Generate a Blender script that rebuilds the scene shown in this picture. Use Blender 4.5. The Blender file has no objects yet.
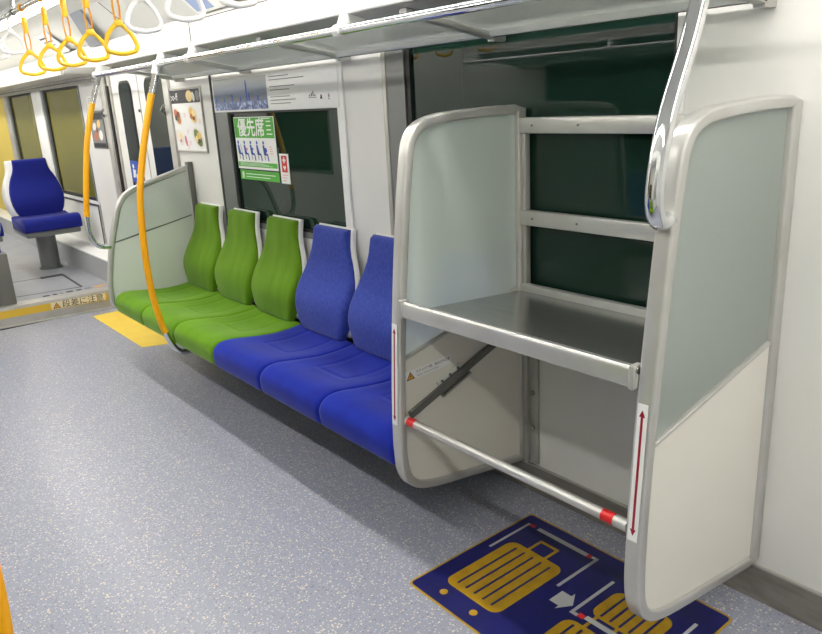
import bpy, bmesh, math, random
from mathutils import Vector, Matrix
C = bpy.context.scene.collection
PI = math.pi
random.seed(4)
YW = 1.93          # window-side wall plane
YC = 0.68          # centre line of the car
YO = 2*YC - YW     # opposite wall plane
XC = -2.5125         # the car is the same when turned half a turn about (XC, YC)

# ------------------------------------------------------------------ materials
def lin(c):
    return tuple((v/255/12.92 if v/255 <= .04045 else ((v/255+.055)/1.055)**2.4) for v in c) + (1,)

def mat(name, rgb, rough=.5, metal=0, spec=.5, emit=0, sheen=0, coat=0):
    m = bpy.data.materials.new(name); m.use_nodes = True
    b = m.node_tree.nodes['Principled BSDF']
    b.inputs['Base Color'].default_value = lin(rgb)
    b.inputs['Roughness'].default_value = rough
    b.inputs['Metallic'].default_value = metal
    b.inputs['Specular IOR Level'].default_value = spec
    if emit:
        b.inputs['Emission Color'].default_value = lin(rgb); b.inputs['Emission Strength'].default_value = emit
    if sheen:
        b.inputs['Sheen Weight'].default_value = sheen; b.inputs['Sheen Roughness'].default_value = .35
    if coat:
        b.inputs['Coat Weight'].default_value = coat; b.inputs['Coat Roughness'].default_value = .05
    return m

def nodes(m):
    return m.node_tree.nodes, m.node_tree.links, m.node_tree.nodes['Principled BSDF']

def coord(m, scale=(1, 1, 1), kind='Object'):
    n, l, b = nodes(m)
    tc = n.new('ShaderNodeTexCoord'); mp = n.new('ShaderNodeMapping'); mp.inputs['Scale'].default_value = scale
    l.new(tc.outputs[kind], mp.inputs['Vector']); return mp.outputs['Vector']

def noise_tint(m, rgb2, scale=4, amount=.5, stretch=(1, 1, 1), lo=.4, hi=.65, detail=3):
    """blend a second colour in by noise: wear, nap and grime"""
    n, l, b = nodes(m)
    v = coord(m, stretch)
    t = n.new('ShaderNodeTexNoise'); t.inputs['Scale'].default_value = scale; t.inputs['Detail'].default_value = detail
    l.new(v, t.inputs['Vector'])
    r = n.new('ShaderNodeMapRange'); r.inputs[1].default_value = lo; r.inputs[2].default_value = hi; r.inputs[4].default_value = amount
    l.new(t.outputs['Fac'], r.inputs[0])
    mx = n.new('ShaderNodeMix'); mx.data_type = 'RGBA'
    mx.inputs[6].default_value = b.inputs['Base Color'].default_value; mx.inputs[7].default_value = lin(rgb2)
    l.new(r.outputs[0], mx.inputs[0]); l.new(mx.outputs[2], b.inputs['Base Color'])
    return m

def bump(m, scale, strength=.2, dist=.001, stretch=(1, 1, 1)):
    n, l, b = nodes(m)
    t = n.new('ShaderNodeTexNoise'); t.inputs['Scale'].default_value = scale; t.inputs['Detail'].default_value = 2
    l.new(coord(m, stretch), t.inputs['Vector'])
    bp = n.new('ShaderNodeBump'); bp.inputs['Strength'].default_value = strength; bp.inputs['Distance'].default_value = dist
    l.new(t.outputs['Fac'], bp.inputs['Height']); l.new(bp.outputs['Normal'], b.inputs['Normal'])
    return m

def floor_mat():
    m = mat('speckled_vinyl', (147, 151, 167), .34, 0, .5)
    n, l, b = nodes(m)
    v = coord(m, (1, 1, 1))
    no = n.new('ShaderNodeTexNoise'); no.inputs['Scale'].default_value = 160; l.new(v, no.inputs['Vector'])
    def flecks(scale, thr, col, prev, pick):
        vo = n.new('ShaderNodeTexVoronoi'); vo.inputs['Scale'].default_value = scale
        mv = n.new('ShaderNodeVectorMath'); mv.operation = 'MULTIPLY_ADD'
        mv.inputs[1].default_value = (.006, .006, 0); l.new(no.outputs['Color'], mv.inputs[0]); l.new(v, mv.inputs[2])
        l.new(mv.outputs[0], vo.inputs['Vector'])
        sp = n.new('ShaderNodeSeparateColor'); l.new(vo.outputs['Color'], sp.inputs[0])
        th = n.new('ShaderNodeMath'); th.operation = 'MULTIPLY'; th.inputs[1].default_value = thr
        l.new(sp.outputs[0], th.inputs[0])
        lt = n.new('ShaderNodeMath'); lt.operation = 'LESS_THAN'; l.new(vo.outputs['Distance'], lt.inputs[0]); l.new(th.outputs[0], lt.inputs[1])
        gt = n.new('ShaderNodeMath'); gt.operation = 'GREATER_THAN'; gt.inputs[1].default_value = pick; l.new(sp.outputs[1], gt.inputs[0])
        mu = n.new('ShaderNodeMath'); mu.operation = 'MULTIPLY'; l.new(lt.outputs[0], mu.inputs[0]); l.new(gt.outputs[0], mu.inputs[1])
        mx = n.new('ShaderNodeMix'); mx.data_type = 'RGBA'; mx.inputs[7].default_value = lin(col)
        if prev is None: mx.inputs[6].default_value = b.inputs['Base Color'].default_value
        else: l.new(prev, mx.inputs[6])
        l.new(mu.outputs[0], mx.inputs[0]); return mx.outputs[2]
    o = flecks(110, .42, (120, 125, 142), None, .35)
    o = flecks(135, .44, (198, 197, 201), o, .35)
    o = flecks(106, .38, (220, 209, 178), o, .40)
    l.new(o, b.inputs['Base Color'])
    return m

def frosted(name, rgb, clear=.4, rough=.35, through=.45):
    m = bpy.data.materials.new(name); m.use_nodes = True
    n, l = m.node_tree.nodes, m.node_tree.links
    n.remove(n['Principled BSDF']); out = n['Material Output']
    d = n.new('ShaderNodeBsdfDiffuse'); d.inputs[0].default_value = lin(rgb)
    t = n.new('ShaderNodeBsdfTranslucent'); t.inputs[0].default_value = lin(rgb)
    g = n.new('ShaderNodeBsdfRefraction'); g.inputs[0].default_value = lin(tuple(min(255, c+30) for c in rgb)); g.inputs['Roughness'].default_value = rough; g.inputs['IOR'].default_value = 1.12
    gl = n.new('ShaderNodeBsdfGlossy'); gl.inputs['Roughness'].default_value = .12
    a = n.new('ShaderNodeMixShader'); a.inputs[0].default_value = through; l.new(d.outputs[0], a.inputs[1]); l.new(t.outputs[0], a.inputs[2])
    b2 = n.new('ShaderNodeMixShader'); b2.inputs[0].default_value = clear; l.new(a.outputs[0], b2.inputs[1]); l.new(g.outputs[0], b2.inputs[2])
    fr = n.new('ShaderNodeFresnel'); fr.inputs[0].default_value = 1.4
    c = n.new('ShaderNodeMixShader'); l.new(fr.outputs[0], c.inputs[0]); l.new(b2.outputs[0], c.inputs[1]); l.new(gl.outputs[0], c.inputs[2])
    l.new(c.outputs[0], out.inputs['Surface'])
    return m

M = {}
M['wall'] = noise_tint(mat('wall_white', (222, 222, 219), .45, 0, .3), (214, 214, 210), 3, .5)
M['wall_low'] = mat('wall_lower_grey', (205, 204, 200), .5, 0, .3)
M['ceil'] = mat('ceiling_white', (219, 220, 218), .5, 0, .3)
M['seam'] = mat('dark_seam', (60, 62, 64), .6)
M['floor'] = floor_mat()
M['floor_up'] = noise_tint(mat('raised_floor_grey', (158, 161, 168), .45, 0, .4), (148, 151, 160), 6, .6)
M['kick'] = noise_tint(mat('kick_plate', (140, 136, 130), .4, .3, .4), (116, 110, 104), 9, .7, (1, 1, 4))
M['alu'] = noise_tint(mat('brushed_aluminium', (197, 197, 194), .34, .5, .5), (182, 180, 173), 7, .5)
M['alu_dull'] = noise_tint(mat('dull_aluminium', (186, 185, 180), .45, .5, .4), (165, 162, 152), 8, .5)
M['steel'] = noise_tint(mat('satin_steel', (176, 178, 176), .24, .9, .5), (160, 162, 158), 5, .6, (1, 8, 1))
M['grey_metal'] = mat('dark_grey_metal', (112, 113, 110), .45, .35, .4)
M['frame_grey'] = mat('window_frame_grey', (124, 127, 127), .4, .45, .4)
M['chrome'] = mat('chrome', (222, 224, 226), .07, 1)
M['black'] = mat('black_rubber', (18, 19, 20), .5)
M['white_pl'] = mat('white_plastic', (232, 233, 232), .38, 0, .45)
M['panel'] = noise_tint(mat('cream_panel', (226, 224, 214), .45, 0, .35), (220, 217, 206), 3, .5)
M['panel_grey'] = mat('grey_partition_panel', (212, 217, 211), .5, 0, .35)
M['panel_grey2'] = mat('upper_partition_panel', (198, 205, 200), .4, 0, .4)
M['panel_low'] = mat('ledge_grey', (170, 172, 174), .5, 0, .3)
M['glass_fr'] = frosted('frosted_glass', (230, 241, 234), .42, .3)
M['glass_shelf'] = frosted('shelf_glass', (244, 250, 247), .55, .5, .85)
M['yellow'] = mat('yellow_coating', (245, 172, 8), .38, 0, .45)
M['yellow_mat'] = noise_tint(mat('yellow_floor_mat', (236, 205, 82), .55, 0, .3), (226, 194, 76), 8, .5)
M['yellow_strip'] = mat('yellow_step_strip', (214, 178, 62), .5, 0, .3)
M['yellow_wall'] = mat('yellow_wall', (206, 184, 88), .5, 0, .3)
M['ring_y'] = mat('yellow_ring', (250, 200, 40), .35, 0, .5)
M['belt_y'] = mat('yellow_belt', (226, 158, 24), .6)
M['ring_w'] = mat('white_ring', (240, 240, 240), .3, 0, .5)
M['belt_w'] = mat('white_belt', (226, 226, 224), .5)
M['green'] = bump(noise_tint(mat('green_velour', (90, 138, 6), .85, 0, .15, sheen=.25), (110, 156, 22), 7, .8, (1, .5, 1), .35, .75), 900, .25, .0008)
M['blue'] = bump(noise_tint(mat('blue_velour', (13, 32, 138), .85, 0, .15, sheen=.25), (28, 52, 168), 7, .8, (1, .5, 1), .35, .75), 900, .25, .0008)
M['green_b'] = bump(noise_tint(mat('green_backrest_velour', (90, 130, 22), .85, 0, .15, sheen=.25), (120, 156, 50), 9, .6, (1.4, .5, .3), .35, .75), 700, .3, .001)
M['blue_b'] = bump(noise_tint(mat('blue_backrest_velour', (50, 66, 150), .85, 0, .15, sheen=.25), (76, 92, 178), 90, .6, (1, 1, .6), .3, .7), 500, .4, .0015)
M['navy_seat'] = bump(mat('navy_velour', (28, 36, 122), .85, 0, .15, sheen=.2), 500, .3, .001)
M['navy'] = noise_tint(mat('navy_decal', (28, 31, 98), .35, 0, .4), (20, 22, 76), 10, .6)
M['gold'] = noise_tint(mat('gold_decal', (176, 140, 26), .45, 0, .35), (150, 118, 22), 20, .6)
M['decal_grey'] = mat('grey_decal', (176, 178, 180), .45)
M['red'] = mat('red_tape', (206, 30, 32), .35)
M['dark_red'] = mat('dark_red_print', (150, 12, 44), .4)
M['print_w'] = mat('white_print', (234, 235, 234), .4)
M['print_k'] = mat('black_print', (34, 34, 38), .5)
M['print_grey'] = mat('grey_print', (120, 122, 126), .5)
M['sign_green'] = mat('sign_green', (70, 165, 44), .4)
M['sign_blue'] = mat('sign_blue', (36, 78, 170), .45)
M['sign_pink'] = mat('sign_pink', (232, 150, 160), .45)
M['warn_y'] = mat('warning_yellow', (226, 160, 30), .45)
M['lamp'] = mat('lamp_diffuser', (255, 250, 242), .5, emit=30.0)
M['olive_refl'] = mat('olive_reflection_glass', (116, 112, 46), .05, 0, .25)  # yellow wall's reflection in the rear panes, painted into the base colour
M['tunnel'] = mat('tunnel_grey', (40, 46, 44), .9)
# dark green tinted panes
def dark_glass(name, rgb):
    m = mat(name, rgb, .02, 0, .45); return m
M['glass_dk'] = dark_glass('dark_green_glass', (22, 44, 36))
M['glass_door'] = dark_glass('dark_door_glass', (36, 46, 44))
# advert photo of a skyline: blue haze above, tower silhouettes, blue blobs below
def skyline_mat():
    m = mat('skyline_print', (150, 160, 178), .4)
    n, l, b = nodes(m)
    tc = n.new('ShaderNodeTexCoord'); sep = n.new('ShaderNodeSeparateXYZ'); l.new(tc.outputs['Object'], sep.inputs[0])
    ramp = n.new('ShaderNodeValToRGB'); mr = n.new('ShaderNodeMapRange'); mr.inputs[1].default_value = .0; mr.inputs[2].default_value = .175
    l.new(sep.outputs['Z'], mr.inputs[0]); l.new(mr.outputs[0], ramp.inputs[0])
    e = ramp.color_ramp.elements; e[0].color = lin((70, 84, 140)); e[1].color = lin((178, 180, 176))
    x = e.new(.45); x.color = lin((104, 122, 158))
    no = n.new('ShaderNodeTexNoise'); no.inputs['Scale'].default_value = 55; l.new(tc.outputs['Object'], no.inputs['Vector'])
    r2 = n.new('ShaderNodeMapRange'); r2.inputs[1].default_value = .5; r2.inputs[2].default_value = .62; l.new(no.outputs['Fac'], r2.inputs[0])
    r3 = n.new('ShaderNodeMapRange'); r3.inputs[1].default_value = .055; r3.inputs[2].default_value = .045; l.new(sep.outputs['Z'], r3.inputs[0])
    mu = n.new('ShaderNodeMath'); mu.operation = 'MULTIPLY'; l.new(r2.outputs[0], mu.inputs[0]); l.new(r3.outputs[0], mu.inputs[1])
    mx = n.new('ShaderNodeMix'); mx.data_type = 'RGBA'; mx.inputs[7].default_value = lin((176, 190, 226)); l.new(ramp.outputs[0], mx.inputs[6]); l.new(mu.outputs[0], mx.inputs[0])
    l.new(mx.outputs[2], b.inputs['Base Color'])
    return m
M['skyline'] = skyline_mat()

# ------------------------------------------------------------------ mesh helpers (all take world coordinates)
class MB:
    def __init__(s): s.bm = bmesh.new(); s.mats = []
    def mi(s, m):
        if m not in s.mats: s.mats.append(m)
        return s.mats.index(m)
    def box(s, x0, x1, y0, y1, z0, z1, m, bev=0, seg=2):
        mi = s.mi(m)
        b = bmesh.new(); bmesh.ops.create_cube(b, size=1)
        for v in b.verts: v.co = Vector(((x0+x1)/2+v.co.x*(x1-x0), (y0+y1)/2+v.co.y*(y1-y0), (z0+z1)/2+v.co.z*(z1-z0)))
        if bev: bmesh.ops.bevel(b, geom=b.edges[:], offset=bev, segments=seg, affect='EDGES', profile=.5)
        s.take(b, mi); return s
    def take(s, b, mi, mtx=None):
        if mtx: bmesh.ops.transform(b, matrix=mtx, verts=b.verts)
        mp = {v: s.bm.verts.new(v.co) for v in b.verts}
        for f in b.faces:
            try: nf = s.bm.faces.new([mp[v] for v in f.verts])
            except ValueError: continue
            nf.material_index = mi
        b.free()
    def poly(s, pts, m):
        f = s.bm.faces.new([s.bm.verts.new(p) for p in pts]); f.material_index = s.mi(m); return f
    def prism(s, pts, off, m):
        """closed solid: polygon pts (3-D) pushed along off"""
        mi = s.mi(m); off = Vector(off)
        a = [s.bm.verts.new(p) for p in pts]; b = [s.bm.verts.new(Vector(p)+off) for p in pts]
        n = len(a)
        fs = [s.bm.faces.new(a[::-1]), s.bm.faces.new(b)] + [s.bm.faces.new([a[i], a[(i+1) % n], b[(i+1) % n], b[i]]) for i in range(n)]
        for f in fs: f.material_index = mi
        return s
    def sweep(s, pts, sec, m, closed=False, up=Vector((1, 0, 0)), cap=True):
        """sweep a 2-D section (a along up x tangent, b along up) along a path; up fixed"""
        mi = s.mi(m); pts = [Vector(p) for p in pts]; n = len(pts); rings = []
        for i, p in enumerate(pts):
            a = pts[i-1] if (i > 0 or closed) else pts[i]; c = pts[(i+1) % n] if (i < n-1 or closed) else pts[i]
            t = (c-a).normalized(); u = (up-t*up.dot(t)).normalized(); w = t.cross(u)
            k = 1.0
            if (0 < i < n-1) or closed:
                d1 = (p-a).normalized(); d2 = (c-p).normalized(); k = 1/max(.5, math.sqrt(max(.01, (1+d1.dot(d2))/2)))
            rings.append([s.bm.verts.new(p+w*(q[0]*k)+u*q[1]) for q in sec])
        k = len(sec)
        for i in range(n if closed else n-1):
            A, B = rings[i], rings[(i+1) % n]
            for j in range(k):
                f = s.bm.faces.new([A[j], A[(j+1) % k], B[(j+1) % k], B[j]]); f.material_index = mi
        if cap and not closed:
            for r in (rings[0][::-1], rings[-1]):
                f = s.bm.faces.new(r); f.material_index = mi
        return s
    def tube(s, pts, r, m, closed=False, n=14, up=None, flat=1.0):
        pts = [Vector(p) for p in pts]
        if up is None:
            d = (pts[-1]-pts[0]) if not closed else Vector((0, 0, 1))
            up = Vector((1, 0, 0)) if abs(d.normalized().x) < .9 else Vector((0, 0, 1))
        sec = [(r*math.cos(2*PI*i/n), r*flat*math.sin(2*PI*i/n)) for i in range(n)]
        return s.sweep(pts, sec, m, closed, Vector(up))
    def grid(s, P, m, wrap_u=False, wrap_v=False):
        """P[i][j] 3-D points"""
        mi = s.mi(m); V = [[s.bm.verts.new(p) for p in row] for row in P]
        nu, nv = len(V), len(V[0])
        for i in range(nu if wrap_u else nu-1):
            for j in range(nv if wrap_v else nv-1):
                f = s.bm.faces.new([V[i][j], V[(i+1) % nu][j], V[(i+1) % nu][(j+1) % nv], V[i][(j+1) % nv]]); f.material_index = mi
        return V
    def text(s, body, size, o, xd, yd, m, depth=.0006, align='LEFT', stretch=1.0, bold=0):
        cu = bpy.data.curves.new('lettering', 'FONT'); cu.body = body; cu.align_x = align; cu.size = 1; cu.resolution_u = 3
        ob = bpy.data.objects.new('lettering', cu); C.objects.link(ob); bpy.context.view_layer.update()
        me = bpy.data.meshes.new_from_object(ob.evaluated_get(bpy.context.evaluated_depsgraph_get()))
        b = bmesh.new(); b.from_mesh(me)
        xd = Vector(xd).normalized(); yd = Vector(yd).normalized(); nd = xd.cross(yd)
        for v in b.verts: v.co = Vector(o)+xd*(v.co.x*size*stretch)+yd*(v.co.y*size)+nd*depth
        for k in range(5 if bold else 1):
            c2 = b.copy(); sh_ = xd*(size*bold*math.cos(PI*k/2))+yd*(size*bold*math.sin(PI*k/2)) if k else Vector()
            for v in c2.verts: v.co = v.co+sh_+nd*(.00004*k)
            s.take(c2, s.mi(m))
        b.free()
        bpy.data.objects.remove(ob); bpy.data.curves.remove(cu); bpy.data.meshes.remove(me)
        return s

ORG = {}
def tag(o, label=None, cat=None, group=None, kind=None):
    if label: o['label'] = label
    if cat: o['category'] = cat
    if group: o['group'] = group
    if kind: o['kind'] = kind
    return o
def root(name, loc, label, cat, group=None):
    o = bpy.data.objects.new(name, None); o.empty_display_size = .1; C.objects.link(o); o.location = loc
    ORG[o.name] = Vector(loc); return tag(o, label, cat, group)
def obj(name, mb, parent=None, loc=None, smooth=38, label=None):
    bm = mb.bm
    org = ORG[parent.name] if parent else Vector(loc if loc else (0, 0, 0))
    bmesh.ops.recalc_face_normals(bm, faces=bm.faces)
    bmesh.ops.translate(bm, vec=-org, verts=bm.verts)
    me = bpy.data.meshes.new(name); bm.to_mesh(me); bm.free()
    for m in mb.mats: me.materials.append(m)
    if smooth:
        me.polygons.foreach_set('use_smooth', [True]*len(me.polygons)); me.set_sharp_from_angle(angle=math.radians(smooth))
    o = bpy.data.objects.new(name, me); C.objects.link(o)
    if parent: o.parent = parent
    else: o.location = org
    ORG[o.name] = org
    if label: o['label'] = label
    return o
def struct(name, mb, parent=None, smooth=38):
    o = obj(name, mb, parent, smooth=smooth)
    if parent is None: o['kind'] = 'structure'
    return o
def dup(src, label=None, group=None, loc=None, rotz=None):
    r = src.copy(); C.objects.link(r)
    if label: r['label'] = label
    if group: r['group'] = group
    if loc is not None: r.location = loc
    if rotz is not None: r.rotation_euler = (0, 0, rotz)
    def kids(a, b):
        for ch in a.children:
            c = ch.copy(); C.objects.link(c); c.parent = b; kids(ch, c)
    kids(src, r); return r
def turned(src, label, group=None):
    """the same thing on the other side of the car: half a turn about (XC, YC)"""
    p = src.location
    return dup(src, label, group, (2*XC-p.x, 2*YC-p.y, p.z), PI)

def smooth_path(pts, n=6, closed=False):
    pts = [Vector(p) for p in pts]; out = []; N = len(pts)
    rng = range(N) if closed else range(N-1)
    for i in rng:
        p0 = pts[i-1] if (closed or i > 0) else pts[i]*2-pts[i+1]
        p1 = pts[i]; p2 = pts[(i+1) % N]
        p3 = pts[(i+2) % N] if (closed or i+2 < N) else p2*2-p1
        for k in range(n):
            t = k/n
            out.append(.5*((2*p1)+(p2-p0)*t+(2*p0-5*p1+4*p2-p3)*t*t+(3*p1-p0-3*p2+p3)*t**3))
    if not closed: out.append(pts[-1])
    return out
def inset(poly, d):
    """2-D inset of a closed counter-clockwise or clockwise outline"""
    area = sum(poly[i][0]*poly[(i+1) % len(poly)][1]-poly[(i+1) % len(poly)][0]*poly[i][1] for i in range(len(poly)))
    sg = 1 if area > 0 else -1; out = []; n = len(poly)
    for i in range(n):
        a, p, c = Vector(poly[i-1]), Vector(poly[i]), Vector(poly[(i+1) % n])
        n1 = Vector((-(p-a).y, (p-a).x)).normalized()*sg; n2 = Vector((-(c-p).y, (c-p).x)).normalized()*sg
        b = (n1+n2); k = d/max(.35, (1+n1.dot(n2))/1)
        out.append(tuple(p+b*k))
    return out
def clip(poly, p, q):
    """keep what lies left of the line p->q"""
    out = []; n = len(poly)
    sd = lambda v: (q[0]-p[0])*(v[1]-p[1])-(q[1]-p[1])*(v[0]-p[0])
    for i in range(n):
        a, b = poly[i], poly[(i+1) % n]; da, db = sd(a), sd(b)
        if da >= 0: out.append(a)
        if (da >= 0) != (db >= 0):
            t = da/(da-db); out.append((a[0]+(b[0]-a[0])*t, a[1]+(b[1]-a[1])*t))
    return out
def rrect(w, h, r, n=3):
    out = []
    for cx, cy, a0 in ((w/2-r, h/2-r, 0), (-w/2+r, h/2-r, 90), (-w/2+r, -h/2+r, 180), (w/2-r, -h/2+r, 270)):
        for k in range(n+1):
            a = math.radians(a0+90*k/n); out.append((cx+r*math.cos(a), cy+r*math.sin(a)))
    return out

# ------------------------------------------------------------------ the setting
STEP = -6.0; ZU = .15
f = MB().box(STEP, 2.4, YO-.05, YW+.05, -.06, 0, M['floor']); struct('floor', f)
f = MB().box(-12.3, STEP-.05, YO-.05, YW+.05, ZU-.06, ZU, M['floor_up']); struct('floor_rear', f)
# step between the two floors: steel ramp foot, yellow riser, steel nosing
t = MB()
sx0, sx1 = -6.05, -5.93     # the step runs slightly skew across the aisle
def skew(y): return sx0+(sx1-sx0)*(y-.87)/(.78)*.55
def step_prism(prof, m):
    ys = (YO-.04, YW-.002)
    a = [(skew(ys[0])+x, ys[0], z) for x, z in prof]; b = [(skew(ys[1])+x, ys[1], z) for x, z in prof]
    mi = t.mi(m); A = [t.bm.verts.new(p) for p in a]; B = [t.bm.verts.new(p) for p in b]; n = len(prof)
    for fc in [A[::-1], B]+[[A[i], A[(i+1) % n], B[(i+1) % n], B[i]] for i in range(n)]:
        fc = t.bm.faces.new(fc); fc.material_index = mi
step_prism([(.02, 0), (.02, .006), (0, .012), (0, .07), (-.05, .07), (-.05, 0)], M['alu_dull'])
step_prism([(.002, .07), (.002, .128), (-.05, .128), (-.05, .07)], M['yellow_strip'])
step_prism([(.004, .128), (0, .15), (-.02, .1525), (-.13, .1525), (-.13, .128)], M['alu_dull'])
step = struct('trim_1', t, smooth=20)
# raised floor hatch
t = MB()
hz = ZU+.0006
def line_strip(mb, pts, w, z, m):
    for i in range(len(pts)-1):
        a, b = Vector(pts[i]), Vector(pts[i+1]); d = (b-a).normalized(); nn = Vector((-d.y, d.x))*w/2
        mb.poly([(*(a+nn), z), (*(a-nn), z), (*(b-nn), z), (*(b+nn), z)], m)
line_strip(t, [(-6.36, 1.02), (-6.28, 1.54), (-6.93, 1.56), (-6.98, 1.06)], .022, hz, M['seam'])
t.box(-6.96, -6.90, 1.38, 1.56, ZU, ZU+.006, M['seam'])
t.box(-6.97, -6.92, 1.02, 1.10, ZU, ZU+.006, M['seam'])
# a line of small dark print along the edge of the raised floor
x = 1.22
for w_, c_ in ((.05, 'print_k'), (.03, 'print_k'), (.02, 'print_grey'), (.05, 'print_k'), (.04, 'print_k'), (.05, 'print_grey'), (.09, 'warn_y')):
    t.poly([(-6.2-.01, x, hz), (-6.16, x, hz), (-6.16, x+w_, hz), (-6.21, x+w_, hz)], M[c_]); x += w_+.025
struct('trim_2', t, smooth=0)

# walls: the window wall in strips round its openings
ZT = 1.99
def wall_strip(mb, x0, x1, holes, y0, y1, m):
    """holes: (xa, xb, za, zb)"""
    xs = sorted({x0, x1, *[h[0] for h in holes], *[h[1] for h in holes]})
    for a, b in zip(xs[:-1], xs[1:]):
        hs = [h for h in holes if h[0] <= a+1e-6 and h[1] >= b-1e-6]
        if not hs: mb.box(a, b, y0, y1, 0, ZT+.02, m)
        else:
            h = hs[0]
            if h[2] > 0: mb.box(a, b, y0, y1, 0, h[2], m)
            mb.box(a, b, y0, y1, h[3], ZT+.02, m)
W1 = (-4.02, -2.895, .86, 1.468); W2 = (-2.40, -1.198, .80, 1.76)
W3 = (-7.97, -6.82, .76, 1.74); W4 = (-9.48, -8.38, .76, 1.74); DR = (-6.09, -4.90, 0, 1.80)
w = MB(); wall_strip(w, -12.3, 2.4, [W4, W3, DR, W1, W2], YW, YW+.08, M['wall'])
struct('wall_right', w, smooth=0)
# opposite wall with the same openings turned round
def turn(h): return (2*XC-h[1], 2*XC-h[0], h[2], h[3])
O1, O2, OD = turn(W1), turn(W2), turn(DR)
O3 = (-8.2, -6.9, .76, 1.74)
w = MB(); wall_strip(w, -12.3, 2.4, [O1, O2, OD, O3], YO-.08, YO, M['wall'])
struct('wall_left', w, smooth=0)
w = MB().box(2.4, 2.46, YO-.1, YW+.1, -.06, 2.3, M['wall']); struct('wall_front', w, smooth=0)
w = MB().box(-12.36, -12.3, YO-.1, YW+.1, -.06, 2.3, M['panel_low']); struct('wall_back', w, smooth=0)
# ceiling: flat middle and sloped coves down to each wall
c = MB()
prof = [(YW+.08, ZT), (1.70, 2.19), (1.66, 2.2), (2*YC-1.66, 2.2), (2*YC-1.70, 2.19), (YO-.08, ZT), (YO-.08, 2.3), (YW+.08, 2.3)]
c.prism([(-12.3, y, z) for y, z in prof], (14.7, 0, 0), M['ceil'])
struct('ceiling', c, smooth=0)
# seams in the cove and upper wall panels
t = MB()
t.box(-4.398, -4.394, YW-.003, YW, 1.78, ZT, M['seam'])
t.box(-4.394, 1.0, YW-.003, YW+.0, ZT-.004, ZT, M['seam'])
for x in (-5.22, -3.2, -1.7):
    t.prism([(x, YW-.004, ZT), (x+.005, YW-.004, ZT), (x+.005, 1.70-.003, 2.187), (x, 1.70-.003, 2.187)], (0, -.002, -.002), M['seam'])
struct('trim_3', t, smooth=0)
# baseboard (kick plate)
t = MB().box(-4.6, 2.4, YW-.006, YW, 0, .117, M['kick'])
t.box(-4.6, 2.4, YW-.010, YW, .112, .118, M['alu_dull']); struct('baseboard_right', t, smooth=0)
t = MB().box(-1.6, 2.4, YO, YO+.006, 0, .117, M['kick']); struct('baseboard_left', t, smooth=0)
# ledge box along the foot of the raised floor's wall
t = MB().box(-12.3, -6.12, 1.745, YW, ZU, .335, M['panel_low'])
t.box(-12.3, -6.12, 1.74, YW, .335, .35, M['white_pl'], .004); struct('trim_4', t)

# windows: frame > pane
def window(n, h, frame_m, glass_m, side=1, left_w=.03, gasket=.022, rails=()):
    y = YW if side > 0 else YO
    s = side
    def bx(mb, x0, x1, ya, yb, z0, z1, m, bev=0):
        mb.box(x0, x1, min(y+s*ya, y+s*yb), max(y+s*ya, y+s*yb), z0, z1, m, bev)
    fr = MB(); e = .03
    bx(fr, h[0]-left_w, h[0], -.006, .05, h[2]-e, h[3]+e*.2, frame_m)
    bx(fr, h[1], h[1]+e, -.006, .05, h[2]-e, h[3]+e*.2, M['white_pl'] if n in (1, 2) else frame_m)
    bx(fr, h[0], h[1], -.006, .05, h[2]-e, h[2], frame_m); bx(fr, h[0], h[1], -.002, .05, h[3], h[3]+.012, frame_m)
    o = struct('window_%d' % n, fr, smooth=0)
    g = MB(); k = gasket
    bx(g, h[0], h[0]+k, .0, .04, h[2], h[3], M['black']); bx(g, h[1]-k*.4, h[1], .0, .04, h[2], h[3], M['black'])
    bx(g, h[0], h[1], .0, .04, h[2], h[2]+k*.6, M['black']); bx(g, h[0], h[1], .0, .04, h[3]-k*.4, h[3], M['black'])
    for xr in rails: bx(g, xr, xr+.02, .004, .04, h[2], h[3], M['black'])
    gg = obj('gasket', g, o, smooth=0)
    p = MB(); bx(p, h[0]+.005, h[1]-.005, .012, .024, h[2]+.005, h[3]-.005, glass_m); obj('pane', p, o, smooth=0)
    return o
window(1, W1, M['frame_grey'], M['glass_dk'], left_w=.16)
window(2, W2, M['frame_grey'], M['glass_dk'], left_w=.115, gasket=.03)
window(3, W3, M['frame_grey'], M['olive_refl'], left_w=.07, gasket=.05)
window(4, W4, M['frame_grey'], M['olive_refl'], left_w=.07, gasket=.05)
window(5, O1, M['frame_grey'], M['glass_dk'], -1)
window(6, O2, M['frame_grey'], M['glass_dk'], -1)
window(7, O3, M['frame_grey'], M['glass_dk'], -1)
# white mullions and pillar strips of the window wall
t = MB()
t.box(-8.40, -8.06, YW-.012, YW, .7, 1.76, M['white_pl'], .004)
t.box(-9.75, -9.56, YW-.012, YW, .7, 1.76, M['alu_dull'], .004)
t.box(-12.3, -9.76, YW-.01, YW, ZU, 1.78, M['yellow_wall'])
t.box(-6.78, -6.74, YW-.006, YW, .36, .76, M['alu_dull']); t.box(-7.95, -6.74, YW-.008, YW, .735, .762, M['white_pl'])
t.box(-7.95, -6.80, YW-.009, YW, .715, .735, M['seam']); t.box(-6.80, -6.785, YW-.009, YW, .36, .73, M['seam'])
struct('trim_5', t)
t = MB()
t.box(-2.865, -2.835, YW-.012, YW, .8, 1.70, M['white_pl'], .004)
t.box(-2.545, -2.518, YW-.010, YW, .8, 1.70, M['alu_dull'], .003)
t.box(-4.205, -4.188, YW-.010, YW, .8, 1.70, M['seam'], .003)
struct('trim_6', t)

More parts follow.
